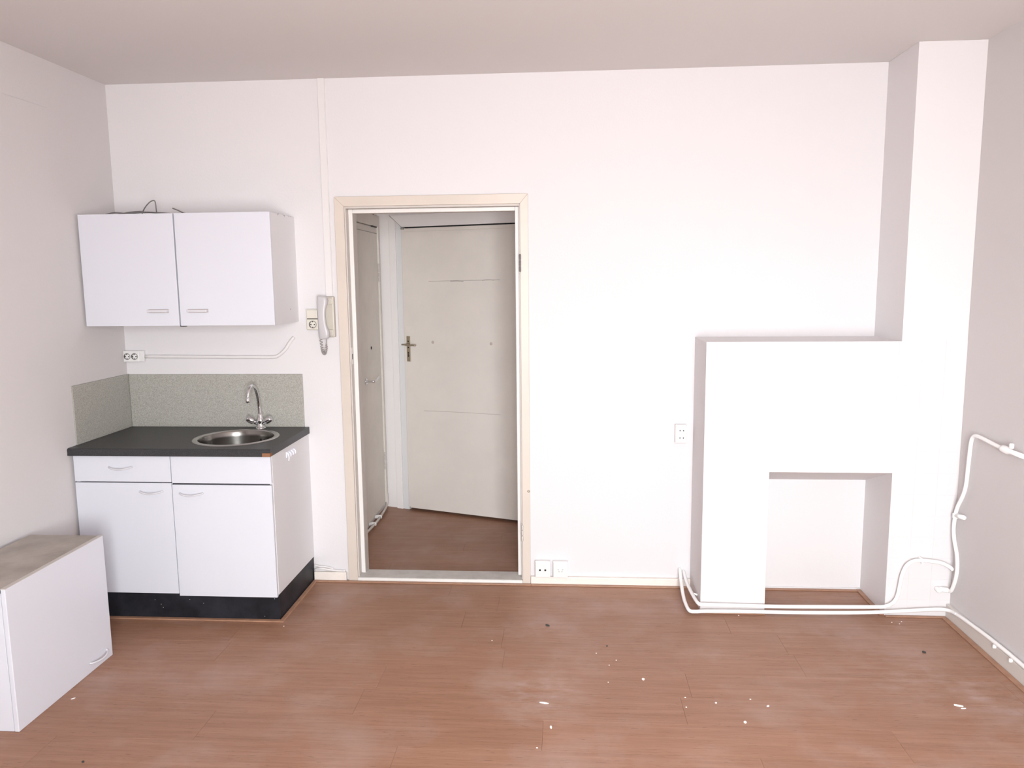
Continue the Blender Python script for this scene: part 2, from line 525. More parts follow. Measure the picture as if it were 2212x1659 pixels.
obj('threshold_edge', mb, STOP, d1)
# worn rebate lines and bare hinges on the right jamb
for z in (1.70, 0.24):
    h = obj('hinge', B(2.1785, 2.1845, -0.012, 0.030, z, z + 0.10, 0.001), GREYP, d1)
    m_ = MB()
    for k in range(3):
        m_.lathe([(0.004, 0), (0.0055, 0.003), (0.0055, 0.026), (0.004, 0.029)], (2.1860, -0.020, z + 0.006 + k * 0.031), 10)
    obj('hinge_knuckle', m_, KNOB if z > 1 else GREYP, h)
obj('strike_plate', B(1.2655, 1.2680, 0.004, 0.030, 1.22, 1.31, 0.0008), STOP, d1)
obj('latch_hole', B(1.2660, 1.2685, 0.010, 0.024, 1.245, 1.275, 0.0005), HOLE, d1)
obj('bump_stud', MB().lathe([(0.0065, 0), (0.006, 0.004), (0.003, 0.006)], (2.2215, -0.018, 0.527), 12, Matrix.Rotation(PI / 2, 4, 'X')), BRASS, d1)

# ================================================================== FAR HALL DOOR (on the slanted end wall)
d2 = thing('door_2', HA, 'closed greyish flush door at the end of the hall', kind='structure', rz=HTH)
D = dict(parent=d2, local=True)
obj('casing', MB().prism([(0.115, 0), (0.165, 0), (0.165, 2.079), (0.115, 2.121)], 'y', -0.016, 0.0, 0.0015), HALLW, **D)
obj('casing', MB().prism([(0.166, 0), (0.216, 0), (0.216, 2.033), (0.166, 2.077)], 'y', -0.008, 0.03, 0.0015), mat('casing_inner_cool_light', (0.72, 0.73, 0.745), 0.35), **D)  # cool tint paints in the light caught by the casing's inner strip
obj('casing', MB().prism([(0.120, 2.121), (0.169, 2.078), (0.219, 2.036), (1.142, 2.036), (1.24, 2.121)], 'y', -0.014, 0.03, 0.0015), HALLW, **D)
obj('casing', MB().prism([(1.145, 0), (1.245, 0), (1.245, 2.121), (1.145, 2.036)], 'y', -0.014, 0.03, 0.0015), HALLW, **D)
obj('mitre_joint', MB().prism([(0.1235, 2.119), (0.2190, 2.0365), (0.2175, 2.0345), (0.122, 2.117)], 'y', -0.0150, -0.002), CRACK, **D)
lf = obj('door_leaf', B(0.219, 1.140, -0.022, 0.018, 0.024, 2.026, 0.002), HDOOR, **D)
obj('leaf_panel', B(0.238, 1.120, -0.026, -0.020, 0.020, 2.002, 0.001), HDOOR, **D)
obj('head_gap', B(0.222, 1.140, 0.0, 0.018, 2.0265, 2.0355), DARK, **D)
for (s0, za, s1, zb, r_) in ((0.43, 1.658, 0.97, 1.664, 0.0011), (0.60, 1.659, 0.70, 1.656, 0.0019), (0.84, 1.663, 0.93, 1.663, 0.0017), (0.37, 0.746, 0.965, 0.752, 0.0010)):
    obj('crack', MB().tube([(s0, -0.0262, za), ((s0 + s1) / 2, -0.0262, (za + zb) / 2 + 0.002), (s1, -0.0262, zb)], r_, 5, 4), CRACK, **D)
for s in (0.452, 0.900):
    obj('filled_hole', MB().lathe([(0.011, 0), (0.0105, 0.0012), (0.006, 0.0014)], (s, -0.0258, 1.236), 12, Matrix.Rotation(PI / 2, 4, 'X')), MARK, **D)
obj('latch_patch', B(0.232, 0.312, -0.0272, -0.0255, 1.245, 1.345, 0.0008), HDOOR, **D)
hp = obj('handle_plate', B(0.243, 0.272, -0.032, -0.026, 1.095, 1.275, 0.002), BRASS, **D)
m_ = MB().tube([(0.258, -0.032, 1.217), (0.258, -0.072, 1.217), (0.275, -0.080, 1.217), (0.345, -0.078, 1.216)], lambda t: 0.0085 - 0.003 * t, 10)
m_.tube([(0.205, -0.036, 1.214), (0.258, -0.040, 1.216)], lambda t: 0.004 + 0.003 * t, 8)
L_ = obj('door_handle', m_, BRASS, hp, local=True)
m_ = MB()
for z in (1.238, 1.195, 1.158, 1.135):
    m_.lathe([(0.0055, 0), (0.005, 0.0012), (0.002, 0.0014)], (0.2575, -0.0325, z), 10, Matrix.Rotation(PI / 2, 4, 'X'))
m_.box(0.2550, 0.2600, -0.0335, -0.0318, 1.128, 1.152, 0.0005)
obj('keyhole', m_, HOLE, hp, local=True)
obj('door_closer_catch', B(0.222, 0.245, -0.036, -0.010, 2.018, 2.032, 0.002), SGREY, **D)

# ================================================================== SIDE DOOR IN THE HALL
d3 = thing('door_3', (1.08, 1.0, 0), 'dark greyish side door seen edge-on in the hall', kind='structure')
obj('door_leaf', B(1.078, 1.098, 0.56, 1.345, 0.045, 2.035, 0.002), HDOOR2, d3)
m_ = B(1.079, 1.108, 0.48, 0.555, 0.0, 2.115, 0.003).box(1.079, 1.108, 1.350, 1.395, 0.05, 2.115, 0.003).box(1.079, 1.108, 0.555, 1.350, 2.040, 2.115, 0.003)
obj('casing', m_, HDOOR2, d3)
obj('head_strip', B(1.097, 1.101, 0.57, 1.335, 1.992, 1.995), CRACK, d3)
obj('head_gap', B(1.097, 1.1095, 1.19, 1.31, 2.032, 2.040), HOLE, d3)
for z in (1.66, 0.30):
    m_ = MB()
    for k in range(4):
        m_.lathe([(0.005, 0), (0.0065, 0.003), (0.0065, 0.024), (0.005, 0.027)], (1.106, 1.347, z + 0.033 * k), 8)
    obj('hinge', m_, GREYP, d3)
rs_ = obj('handle_rose', MB().lathe([(0.022, 0), (0.022, 0.005), (0.016, 0.008)], (1.098, 0.915, 1.004), 16, Matrix.Rotation(PI / 2, 4, 'Y')), CHROME, d3)
obj('door_handle', MB().tube([(1.10, 0.915, 1.004), (1.150, 0.915, 1.004), (1.158, 0.94, 1.007), (1.156, 1.03, 1.020)], 0.007, 8), CHROME, rs_)
obj('keyhole', MB().lathe([(0.011, 0), (0.011, 0.003), (0.004, 0.004)], (1.098, 1.085, 1.213), 12, Matrix.Rotation(PI / 2, 4, 'Y')), HOLE, d3)
obj('stain', MB().prism([(0.86, 2.118), (1.12, 2.118), (1.36, 2.118), (1.36, 2.16), (0.86, 2.2)], 'x', 1.0795, 1.0815), STAIN, d3)

pp = thing('hall_floor_pipe', (1.13, 1.1, 0), 'thin grey pipe low along the hall side door, held by two white clips', 'pipe')
obj('pipe', MB().tube([(1.10, 0.60, 0.020), (1.122, 0.95, 0.022), (1.118, 1.18, 0.024), (1.110, 1.32, 0.03), (1.108, 1.36, 0.055), (1.106, 1.375, 0.11)], 0.009, 8), GREYP, pp)
for yy in (0.925, 1.085):
    obj('pipe_clip', B(1.083, 1.133, yy - 0.007, yy + 0.007, 0.012, 0.036, 0.003), STOP, pp)

# ================================================================== KITCHEN: base cabinet
KX0, KX1 = 0.0176, 1.0098
FY = -0.555
ZB, ZP, ZD, XM_ = 0.8382, 0.134, 0.7044, 0.5099
kc = thing('base_cabinet', ((KX0 + KX1) / 2, -0.28, 0), 'white two-door kitchen base cabinet on a black plinth under the dark worktop', 'cabinet')
def bow_handle(parent, cx, y, z, L=0.115, drop=0.006):
    m_ = MB()
    pts = [(cx - L / 2, y + 0.001, z + 0.003), (cx - L / 2 + 0.006, y - 0.012, z + 0.002), (cx - L * 0.2, y - 0.021, z - drop * 0.6), (cx + L * 0.1, y - 0.022, z - drop * 0.8), (cx + L / 2 - 0.006, y - 0.012, z + 0.002), (cx + L / 2, y + 0.001, z + 0.004)]
    m_.tube(pts, 0.0042, 8)
    return obj('handle', m_, HAND, parent)
m_ = MB()
m_.box(KX0, KX0 + 0.016, FY + 0.0185, -0.0006, ZP, ZB)
m_.box(KX0 + 0.016, KX1 - 0.018, -0.02, -0.002, ZP, ZB).box(KX0 + 0.016, KX1 - 0.016, FY + 0.03, -0.02, ZP, ZP + 0.016).box(KX0 + 0.016, KX1 - 0.016, FY + 0.02, FY + 0.04, ZB - 0.03, ZB)
m_.box(XM_ - 0.008, XM_ + 0.008, FY + 0.024, -0.02, ZP, ZB)
obj('carcass', m_, WEDGE, kc)
obj('side_panel', B(KX1 - 0.017, KX1, FY + 0.0185, -0.0006, ZP, ZB, 0.001), WEDGE, kc)
obj('dark_interior', B(KX0 + 0.017, KX1 - 0.018, FY + 0.0205, FY + 0.0235, ZP + 0.004, ZB - 0.004), DARK, kc)
dr = obj('drawer', B(KX0 + 0.002, XM_ - 0.0022, FY, FY + 0.018, ZD + 0.002, ZB - 0.002, 0.0012), WHITE, kc)
bow_handle(dr, 0.2580, FY, 0.777)
obj('drawer', B(XM_ + 0.0022, KX1 - 0.001, FY - 0.001, FY + 0.017, ZD - 0.003, ZB - 0.002, 0.0012), WHITE, kc)
do = obj('door', B(KX0 + 0.002, XM_ - 0.0022, FY, FY + 0.018, ZP + 0.004, ZD - 0.0035, 0.0012), WHITE, kc)
bow_handle(do, 0.4050, FY, 0.657)
do = obj('door', B(XM_ + 0.0025, KX1 - 0.0015, FY - 0.003, FY + 0.015, ZP - 0.006, ZD - 0.0105, 0.0012), WHITE, kc)
bow_handle(do, 0.6080, FY - 0.003, 0.650)
m_ = B(KX0 + 0.01, KX1 - 0.002, -0.535, -0.517, 0.0, ZP + 0.001, 0.001)
obj('plinth', m_, BLACKP, kc)
obj('plinth', B(KX1 - 0.018, KX1 - 0.002, -0.517, -0.002, 0.0, ZP - 0.0005, 0.001), BLACKP, kc)
m_ = MB()
for (x_, z_) in ((0.37, 0.095), (0.41, 0.055), (0.55, 0.10), (0.62, 0.082), (0.93, 0.02), (0.985, 0.112), (0.40, 0.072)):
    m_.lathe([(0.0015, 0), (0.0012, 0.0006), (0.0005, 0.0008)], (x_, -0.5349, z_), 6, Matrix.Rotation(PI / 2, 4, 'X'))
props(obj('paint_drips', m_, FLAKE, kc), kind='stuff')

# worktop with a round hole
SXc, SYc, SR = 0.733, -0.298, 0.213
ZW = 0.875
def worktop():
    t = bmesh.new()
    x0, x1, y0, y1, za, zb = 0.0015, 1.0163, -0.575, -0.001, ZB + 0.0005, ZW
    n = 64
    rh = SR - 0.012
    def ringpts(z):
        return [t.verts.new((SXc + rh * math.cos(2 * PI * k / n), SYc + rh * math.sin(2 * PI * k / n), z)) for k in range(n)]
    def outer(z, ins=0.0):
        # walk the rectangle so that each circle vertex has a partner
        o = []
        for k in range(n):
            a = 2 * PI * k / n
            dx, dy = math.cos(a), math.sin(a)
            ts = []
            if dx > 1e-9: ts.append((x1 - SXc) / dx)
            if dx < -1e-9: ts.append((x0 - SXc) / dx)
            if dy > 1e-9: ts.append((y1 - SYc) / dy)
            if dy < -1e-9: ts.append((y0 - SYc) / dy)
            q = min(ts)
            o.append([SXc + dx * q, SYc + dy * q])
        for cx, cy in ((x0, y0), (x1, y0), (x1, y1), (x0, y1)):
            j = min(range(n), key=lambda i: (o[i][0] - cx) ** 2 + (o[i][1] - cy) ** 2)
            o[j] = [cx, cy]
        return [t.verts.new((p[0], min(max(p[1], y0 + ins), y1), z)) for p in o]
    h1, h0 = ringpts(zb), ringpts(za)
    rr = 0.012
    L0 = outer(zb, rr)
    rows = [L0]
    for k in range(1, 6):
        a = k / 5 * PI / 2
        rows.append(outer(zb - rr + rr * math.cos(a), rr - rr * math.sin(a)))
    rows.append(outer(za))
    def band(A, Bv):
        for i in range(n):
            j = (i + 1) % n
            t.faces.new((A[i], A[j], Bv[j], Bv[i]))
    band(h1, L0)
    for a, b in zip(rows, rows[1:]): band(a, b)
    band(rows[-1], h0); band(h0, h1)
    bmesh.ops.remove_doubles(t, verts=t.verts, dist=1e-6)
    bmesh.ops.recalc_face_normals(t, faces=t.faces)
    return MB()._add(t)
wt = thing('worktop', (0.5, -0.29, ZB), 'dark speckled laminate worktop with a round steel sink, its front corner chipped', 'worktop')
obj('board', worktop(), TOPM, wt)
ch = MB().prism([(0.978, -0.5762), (1.0168, -0.5762), (1.0168, -0.548), (1.003, -0.553), (0.992, -0.566)], 'z', ZB + 0.001, ZB + 0.0185)
obj('chipped_corner', ch, BROWN, wt)
obj('worn_edge', B(0.0012, 0.006, -0.5765, -0.566, ZB + 0.008, ZB + 0.024, 0.002), GREYP, wt)

# sink
sk = thing('sink', (SXc, SYc, ZW), 'round brushed steel sink bowl let into the dark worktop', 'sink')
ri = 0.184
prof = [(SR, 0.0003), (SR - 0.002, 0.003), (SR - 0.012, 0.0045), (ri + 0.006, 0.003), (ri, -0.004), (ri - 0.004, -0.03), (ri - 0.008, -0.10), (ri - 0.022, -0.135), (ri - 0.05, -0.148), (0.05, -0.152), (0.04, -0.156), (0.0375, -0.156), (0.048, -0.1535), (ri - 0.05, -0.150), (ri - 0.02, -0.137), (ri - 0.006, -0.10), (ri - 0.002, -0.03), (ri + 0.003, -0.006), (SR - 0.0125, -0.001)]
obj('rim', MB().lathe([(SR, 0.0003), (SR - 0.002, 0.003), (SR - 0.012, 0.0045), (ri + 0.008, 0.0035), (ri + 0.003, 0.001), (ri + 0.003, -0.004), (SR - 0.0125, -0.001)], (SXc, SYc, ZW), 72, cap=False), STEEL, sk)
prof = [(ri + 0.003, 0.0008), (ri, -0.004), (ri - 0.002, -0.03), (ri - 0.005, -0.11), (ri - 0.018, -0.142), (ri - 0.05, -0.155), (0.05, -0.158), (0.04, -0.162), (0.0375, -0.162), (0.048, -0.1605), (ri - 0.05, -0.157), (ri - 0.015, -0.144), (ri - 0.003, -0.11), (ri, -0.03), (ri + 0.004, -0.004)]
obj('bowl', MB().lathe(prof, (SXc, SYc, ZW), 72, cap=False), BOWL, sk)
obj('drain', MB().lathe([(0.041, -0.1610), (0.041, -0.1565), (0.030, -0.1565), (0.028, -0.1595), (0.004, -0.160)], (SXc, SYc, ZW), 28), CHROME, sk)
for a in (63, 71):
    a = math.radians(a)
    rr = ri - 0.0030
    mx = Matrix.Translation((SXc + rr * math.cos(a), SYc + rr * math.sin(a), ZW - 0.047)) @ Matrix.Rotation(a, 4, 'Z') @ Matrix.Rotation(-PI / 2, 4, 'Y')
    obj('overflow_hole', MB().lathe([(0.0075, -0.001), (0.007, 0.0008), (0.003, 0.001)], (0, 0, 0), 12, mx), HOLE, sk)

# faucet
fc = thing('faucet', (0.765, -0.055, ZW), 'chrome two-knob kitchen faucet with a tall swan-neck spout', 'faucet')
FX, FYc = 0.765, -0.055
obj('base', MB().lathe([(0.027, 0.0), (0.027, 0.005), (0.022, 0.010), (0.019, 0.014), (0.019, 0.038), (0.021, 0.046), (0.017, 0.056), (0.013, 0.066), (0.0125, 0.080), (0.009, 0.084)], (FX, FYc, ZW), 28), CHROME, fc)
for sx in (-1, 1):
    mx = Matrix.Translation((FX + sx * 0.012, FYc - 0.006, ZW + 0.026)) @ Matrix.Rotation(sx * math.radians(56), 4, 'Y') @ Matrix.Rotation(math.radians(12), 4, 'X')
    kb = obj('valve', MB().lathe([(0.009, 0.0), (0.009, 0.028), (0.0115, 0.031)], (0, 0, 0), 18, mx), CHROME, fc)
    obj('knob', MB().lathe([(0.0115, 0.026), (0.0165, 0.031), (0.0175, 0.038), (0.0175, 0.060), (0.015, 0.066), (0.008, 0.068)], (0, 0, 0), 14, mx), CHROME, kb)
sp_ = [(FX, FYc, ZW + 0.07), (FX - 0.002, FYc - 0.002, ZW + 0.13), (FX - 0.002, FYc - 0.018, ZW + 0.185), (FX + 0.0, FYc - 0.05, ZW + 0.228), (FX + 0.002, FYc - 0.09, ZW + 0.248), (FX + 0.003, FYc - 0.125, ZW + 0.240), (FX + 0.001, FYc - 0.143, ZW + 0.215), (FX - 0.001, FYc - 0.147, ZW + 0.190)]
obj('spout', MB().tube(sp_, lambda t: 0.0098 - 0.0028 * t, 14, 8), CHROME, fc)
obj('aerator', MB().lathe([(0.009, 0.0), (0.0105, 0.002), (0.0105, 0.020), (0.0085, 0.024), (0.0075, 0.030)], (FX - 0.001, FYc - 0.147, ZW + 0.166), 18), CHROME, fc)

# splashbacks
o = obj('splashback', B(0.0125, 0.992, -0.0105, 0.0, ZW + 0.0005, 1.168, 0.0012), SPLASH)
props(o, 'wide grey speckled splashback panel behind the sink', 'splashback')
o = obj('splashback', B(0.0, 0.0105, -0.500, -0.0002, ZW + 0.0005, 1.170, 0.0012), SPLASH)
props(o, 'short grey speckled splashback panel on the left side wall', 'splashback')

# hooks on the cabinet side
hk = thing('hook_strip', (KX1, -0.29, 0.80), 'small clear plastic hook strip stuck on the side of the base cabinet', 'hook')
obj('strip', B(KX1, KX1 + 0.0035, -0.352, -0.232, 0.783, 0.812, 0.0015), HOOKM, hk)
for yy, L in ((-0.345, 0.030), (-0.315, 0.014), (-0.282, 0.014), (-0.248, 0.014)):
    obj('hook', MB().tube([(KX1 + 0.002, yy, 0.806), (KX1 + 0.010, yy, 0.800), (KX1 + 0.013, yy, 0.800 - L * 0.6), (KX1 + 0.010, yy + 0.002, 0.796 - L)], 0.0032, 8), HOOKM, hk)

# ================================================================== KITCHEN: wall cabinet
UX0, UX1, UZ0, UZ1, UY = 0.0146, 0.9859, 1.4543, 2.0062, -0.3512
uc = thing('wall_cabinet', ((UX0 + UX1) / 2, -0.17, UZ0), 'white two-door kitchen wall cabinet hanging above the sink', 'cabinet')
m_ = MB()
m_.box(UX0, UX0 + 0.016, UY + 0.0185, 0, UZ0 + 0.001, UZ1 - 0.001).box(UX1 - 0.016, UX1, UY + 0.0185, 0, UZ0 + 0.001, UZ1 - 0.001, 0.0008)
m_.box(UX0 + 0.016, UX1 - 0.016, UY + 0.0185, 0, UZ0 + 0.001, UZ0 + 0.017).box(UX0 + 0.016, UX1 - 0.016, UY + 0.0185, 0, UZ1 - 0.017, UZ1 - 0.001)
m_.box(UX0 + 0.016, UX1 - 0.016, -0.01, -0.001, UZ0 + 0.017, UZ1 - 0.017)
obj('carcass', m_, WEDGE, uc)
obj('dark_interior', B(UX0 + 0.016, UX1 - 0.016, UY + 0.024, UY + 0.027, UZ0 + 0.017, UZ1 - 0.017), DARK, uc)
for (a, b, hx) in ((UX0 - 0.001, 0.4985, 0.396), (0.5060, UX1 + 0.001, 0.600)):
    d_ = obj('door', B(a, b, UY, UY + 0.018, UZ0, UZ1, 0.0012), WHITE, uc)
    L = 0.102
    m_ = B(hx - L / 2, hx + L / 2, UY - 0.022, UY - 0.014, 1.522, 1.5345, 0.0025)
    m_.box(hx - L / 2, hx - L / 2 + 0.010, UY - 0.018, UY + 0.0005, 1.523, 1.5335, 0.001).box(hx + L / 2 - 0.010, hx + L / 2, UY - 0.018, UY + 0.0005, 1.523, 1.5335, 0.001)
    obj('handle', m_, HAND, d_)
    obj('handle_shadow_strip', B(hx - L / 2 - 0.001, hx + L / 2 + 0.001, UY - 0.0012, UY + 0.0005, 1.5195, 1.5370, 0.0005), HSHADE, d_)  # added thin strip, coloured as the shadow around the handle bar
obj('door_bumper', B(0.500, 0.528, UY + 0.002, UY + 0.02, UZ0 - 0.004, UZ0 + 0.0002, 0.0005), HOLE, uc)
for z in (1.985, 1.635):
    obj('gap_buffer', MB().lathe([(0.004, 0), (0.0035, 0.003), (0.001, 0.004)], (0.5025, UY + 0.018, z), 8, Matrix.Rotation(PI / 2, 4, 'X')), HOLE, uc)
for (y_, h_) in ((-0.235, 0.010), (-0.225, 0.004), (-0.16, 0.006), (-0.145, 0.011), (-0.09, 0.004), (-0.06, 0.003)):
    m_ = MB().prism([(y_ - 0.006, UZ1 - 0.0008), (y_ + 0.006, UZ1 - 0.0008), (y_ + 0.001, UZ1 - h_)], 'x', UX1 - 0.004, UX1 + 0.0006)
    obj('edge_chip', m_, SGREY, uc)
obj('drill_mark', MB().lathe([(0.005, 0), (0.0045, 0.0006), (0.002, 0.0008)], (UX1, -0.118, 1.524), 10, Matrix.Rotation(PI / 2, 4, 'Y')), SGREY, uc)

# loose cables on top of the wall cabinet
cz = UZ1 + 0.010
m_ = MB()
m_.tube([(0.08, -0.22, cz), (0.14, -0.24, cz + 0.006), (0.20, -0.21, cz + 0.004), (0.27, -0.20, cz + 0.010), (0.35, -0.23, cz + 0.004), (0.42, -0.21, cz)], 0.0035, 7)
m_.tube([(0.10, -0.17, cz), (0.18, -0.19, cz + 0.010), (0.26, -0.22, cz + 0.012), (0.30, -0.25, cz + 0.006), (0.24, -0.27, cz + 0.002), (0.17, -0.25, cz)], 0.0035, 7)
m_.tube([(0.255, -0.19, cz), (0.275, -0.195, cz + 0.03), (0.305, -0.20, cz + 0.058), (0.328, -0.20, cz + 0.068), (0.336, -0.20, cz + 0.060), (0.3385, -0.20, cz + 0.03), (0.340, -0.20, cz)], 0.003, 7)
props(obj('loose_cable', m_, KNOB), 'tangle of dark cable with a standing loop on top of the wall cabinet, left half', 'cable')
m_ = MB().tube([(0.425, -0.20, cz + 0.028), (0.455, -0.20, cz + 0.016), (0.49, -0.20, cz + 0.001), (0.54, -0.20, cz), (0.585, -0.205, cz)], 0.003, 7)
props(obj('loose_cable', m_, KNOB), 'short dark cable end sticking up over the gap of the wall cabinet doors', 'cable')

# ================================================================== CABINET STANDING ON THE FLOOR, LEFT
FX0, FX1, FYa, FYb, FZ = 0.036, 0.375, -1.527, -0.920, 0.560
fcab = thing('loose_cabinet', ((FX0 + FX1) / 2, (FYa + FYb) / 2, 0), 'white one-door wall cabinet standing on the floor against the left wall', 'cabinet')
m_ = MB()
m_.box(FX0, FX1 - 0.020, FYa + 0.001, FYa + 0.017, 0.001, FZ - 0.001, 0.0008).box(FX0, FX1 - 0.020, FYb - 0.017, FYb - 0.001, 0.001, FZ - 0.001, 0.0008)
m_.box(FX0, FX1 - 0.020, FYa + 0.017, FYb - 0.017, 0.001, 0.017)
m_.box(FX0, FX0 + 0.006, FYa + 0.017, FYb - 0.017, 0.017, FZ - 0.017)
obj('carcass', m_, WHITE, fcab)
tp = obj('top_board', B(FX0, FX1 - 0.020, FYa + 0.001, FYb - 0.001, FZ - 0.017, FZ - 0.0005, 0.0008), CHIP, fcab)
tp['label'] = 'bare smeared chipboard top'
obj('dark_interior', B(FX1 - 0.0205, FX1 - 0.0195, FYa + 0.018, FYb - 0.018, 0.018, FZ - 0.018), DARK, fcab)
dd = obj('door', B(FX1 - 0.018, FX1, FYa, FYb, 0.0, FZ, 0.0025, 3), WHITE, fcab)
obj('handle', MB().tube([(FX1 - 0.001, -1.085, 0.044), (FX1 + 0.010, -1.078, 0.042), (FX1 + 0.020, -1.045, 0.038), (FX1 + 0.022, -1.01, 0.038), (FX1 + 0.012, -0.972, 0.042), (FX1 - 0.001, -0.962, 0.046)], 0.0045, 8), HAND, dd)
obj('edge_strip', B(FX1 - 0.019, FX1 + 0.0006, FYa + 0.001, FYb - 0.001, FZ - 0.0004, FZ + 0.0018, 0.0006), GREYP, fcab)

# ================================================================== SOCKETS, SWITCHES AND WALL DUCTS
def rotx(): return Matrix.Rotation(PI / 2, 4, 'X')
def schuko(parent, cx, yf, cz, r=0.0195):
    rim = obj('socket', MB().lathe([(r + 0.002, 0.0), (r + 0.0018, 0.0022), (r, 0.0022), (r - 0.001, -0.0005 + 0.001), (r - 0.0015, 0.0004)], (cx, yf, cz), 28, rotx()), SGREY, parent)
    obj('socket_face', MB().lathe([(r - 0.002, 0.0002), (r - 0.003, 0.0012), (0.002, 0.0012)], (cx, yf, cz), 24, rotx()), parent_mat, rim)
    h = MB()
    for s in (-1, 1):
        h.lathe([(0.0036, 0.0), (0.0034, 0.0022), (0.001, 0.0023)], (cx + s * 0.0095, yf, cz), 10, rotx())
        h.box(cx - 0.003, cx + 0.003, yf - 0.0030, yf - 0.0002, cz + s * (r - 0.004) - 0.002, cz + s * (r - 0.004) + 0.002)
        ar = [(cx + (r - 0.0035) * math.cos(a), cz + (r - 0.0035) * math.sin(a)) for a in [math.radians((0 if s > 0 else 180) + q) for q in range(-50, 51, 10)]]
        ar += [(cx + (r - 0.0005) * math.cos(a), cz + (r - 0.0005) * math.sin(a)) for a in [math.radians((0 if s > 0 else 180) + q) for q in range(50, -51, -10)]]
        if s < 0: h.prism(ar, 'y', yf - 0.0026, yf - 0.0002)
    obj('socket_hole', h, HOLE, rim)
parent_mat = SOCK
ds = thing('double_socket', (0.055, 0, 1.24), 'white surface double wall socket under the wall cabinet, by the corner', 'socket')
obj('housing', B(0.0025, 0.1150, -0.0225, 0.0, 1.240, 1.300, 0.002), mat('socket_back_box', (0.72, 0.71, 0.71), 0.4), ds)
obj('cover_plate', B(0.0015, 0.0905, -0.030, -0.0215, 1.2395, 1.3005, 0.003), SOCK, ds)
for cx in (0.0235, 0.0655):
    schuko(ds, cx, -0.030, 1.269, 0.0165)

m_ = MB().tube([(0.114, -0.010, 1.2675), (0.30, -0.010, 1.266), (0.55, -0.010, 1.263), (0.72, -0.010, 1.262), (0.83, -0.010, 1.262), (0.866, -0.010, 1.270), (0.905, -0.010, 1.302), (0.930, -0.009, 1.338), (0.955, -0.004, 1.370)], 0.0095, 10)
props(obj('wall_conduit', m_, DUCT), 'white painted conduit running right from the double socket and bending up', 'conduit')

parent_mat = IVORY
ss = thing('switch_and_socket', (1.070, 0, 1.41), 'ivory light switch above a single socket, left of the intercom phone', 'switch')
obj('housing', B(1.0365, 1.1035, -0.030, 0.0, 1.409, 1.5195, 0.003), IVORY, ss)
sw = obj('switch_rocker', B(1.0415, 1.0985, -0.036, -0.029, 1.4715, 1.5150, 0.003), IVORY, ss)
obj('switch_gap', B(1.0410, 1.0995, -0.0308, -0.0295, 1.4665, 1.4705), HOLE, ss)
obj('socket_plate', B(1.0395, 1.1005, -0.034, -0.029, 1.4110, 1.4660, 0.003), IVORY, ss)
schuko(ss, 1.0720, -0.034, 1.4385, 0.019)

# intercom phone
ip = thing('intercom_phone', (1.150, 0, 1.368), 'grey wall intercom handset on an ivory base beside the door frame', 'phone')
obj('base', B(1.118, 1.1900, -0.032, 0.0, 1.369, 1.586, 0.006, 3), PHONE2, ip)
obj('cradle', B(1.126, 1.184, -0.040, -0.030, 1.545, 1.580, 0.004), PHONE2, ip)
obj('cradle', B(1.126, 1.184, -0.040, -0.030, 1.376, 1.412, 0.004), PHONE2, ip)
rs = []
secs = [(1.3620, 0.010, -0.058, 0.012), (1.3650, 0.022, -0.057, 0.018), (1.3720, 0.0275, -0.056, 0.021), (1.3900, 0.0285, -0.056, 0.022), (1.4080, 0.0270, -0.059, 0.019), (1.4230, 0.0235, -0.064, 0.014), (1.4500, 0.0205, -0.068, 0.0115), (1.4780, 0.0200, -0.070, 0.011), (1.5060, 0.0205, -0.068, 0.0115), (1.5330, 0.0235, -0.064, 0.014), (1.5480, 0.0270, -0.059, 0.019), (1.5640, 0.0285, -0.056, 0.022), (1.5800, 0.0275, -0.056, 0.021), (1.5880, 0.022, -0.057, 0.018), (1.5910, 0.010, -0.058, 0.012)]
for z, hw, cy, hd in secs:
    k = 24
    ring = []
    t_ = (z - 1.3620) / 0.229
    cx = 1.1385 + 0.004 * (1 - t_) - (0.0285 - hw) * 0.75
    for q in range(k):
        a = 2 * PI * q / k
        e = 0.62
        ring.append((cx + hw * abs(math.cos(a)) ** e * (1 if math.cos(a) >= 0 else -1), cy + hd * abs(math.sin(a)) ** e * (1 if math.sin(a) >= 0 else -1), z))
    rs.append(ring)
hs = obj('handset', MB().rings(rs), PHONE, ip)
# coiled cord from the handset to the base
path = [Vector(p) for p in [(1.150, -0.056, 1.362), (1.149, -0.054, 1.345), (1.146, -0.052, 1.325), (1.142, -0.048, 1.302), (1.134, -0.042, 1.284), (1.124, -0.034, 1.287), (1.117, -0.028, 1.305), (1.112, -0.024, 1.335), (1.108, -0.020, 1.372), (1.107, -0.018, 1.40), (1.112, -0.014, 1.420)]]
def cr(P, t):
    n = len(P) - 1
    i = min(int(t * n), n - 1)
    f = t * n - i
    p0, p1, p2, p3 = P[max(i - 1, 0)], P[i], P[i + 1], P[min(i + 2, n)]
    return 0.5 * ((2 * p1) + (p2 - p0) * f + (2 * p0 - 5 * p1 + 4 * p2 - p3) * f * f + (3 * p1 - p0 - 3 * p2 + p3) * f ** 3)
hel = []
TURNS, NS = 23, 23 * 12
for i in range(NS + 1):
    t = i / NS
    p = cr(path, t)
    tg = (cr(path, min(t + 0.01, 1)) - cr(path, max(t - 0.01, 0))).normalized()
    n1 = tg.cross(Vector((0, 1, 0))).normalized()
    n2 = tg.cross(n1)
    rad = 0.0070 * min(1, max(0, (t - 0.12) * 9)) * min(1, (1 - t) * 14 + 0.1)
    a = 2 * PI * TURNS * t
    hel.append(p + (n1 * math.cos(a) + n2 * math.sin(a)) * rad)
props(obj('coiled_cord', MB().tube(hel, 0.0021, 5, 1), CORD, ip))

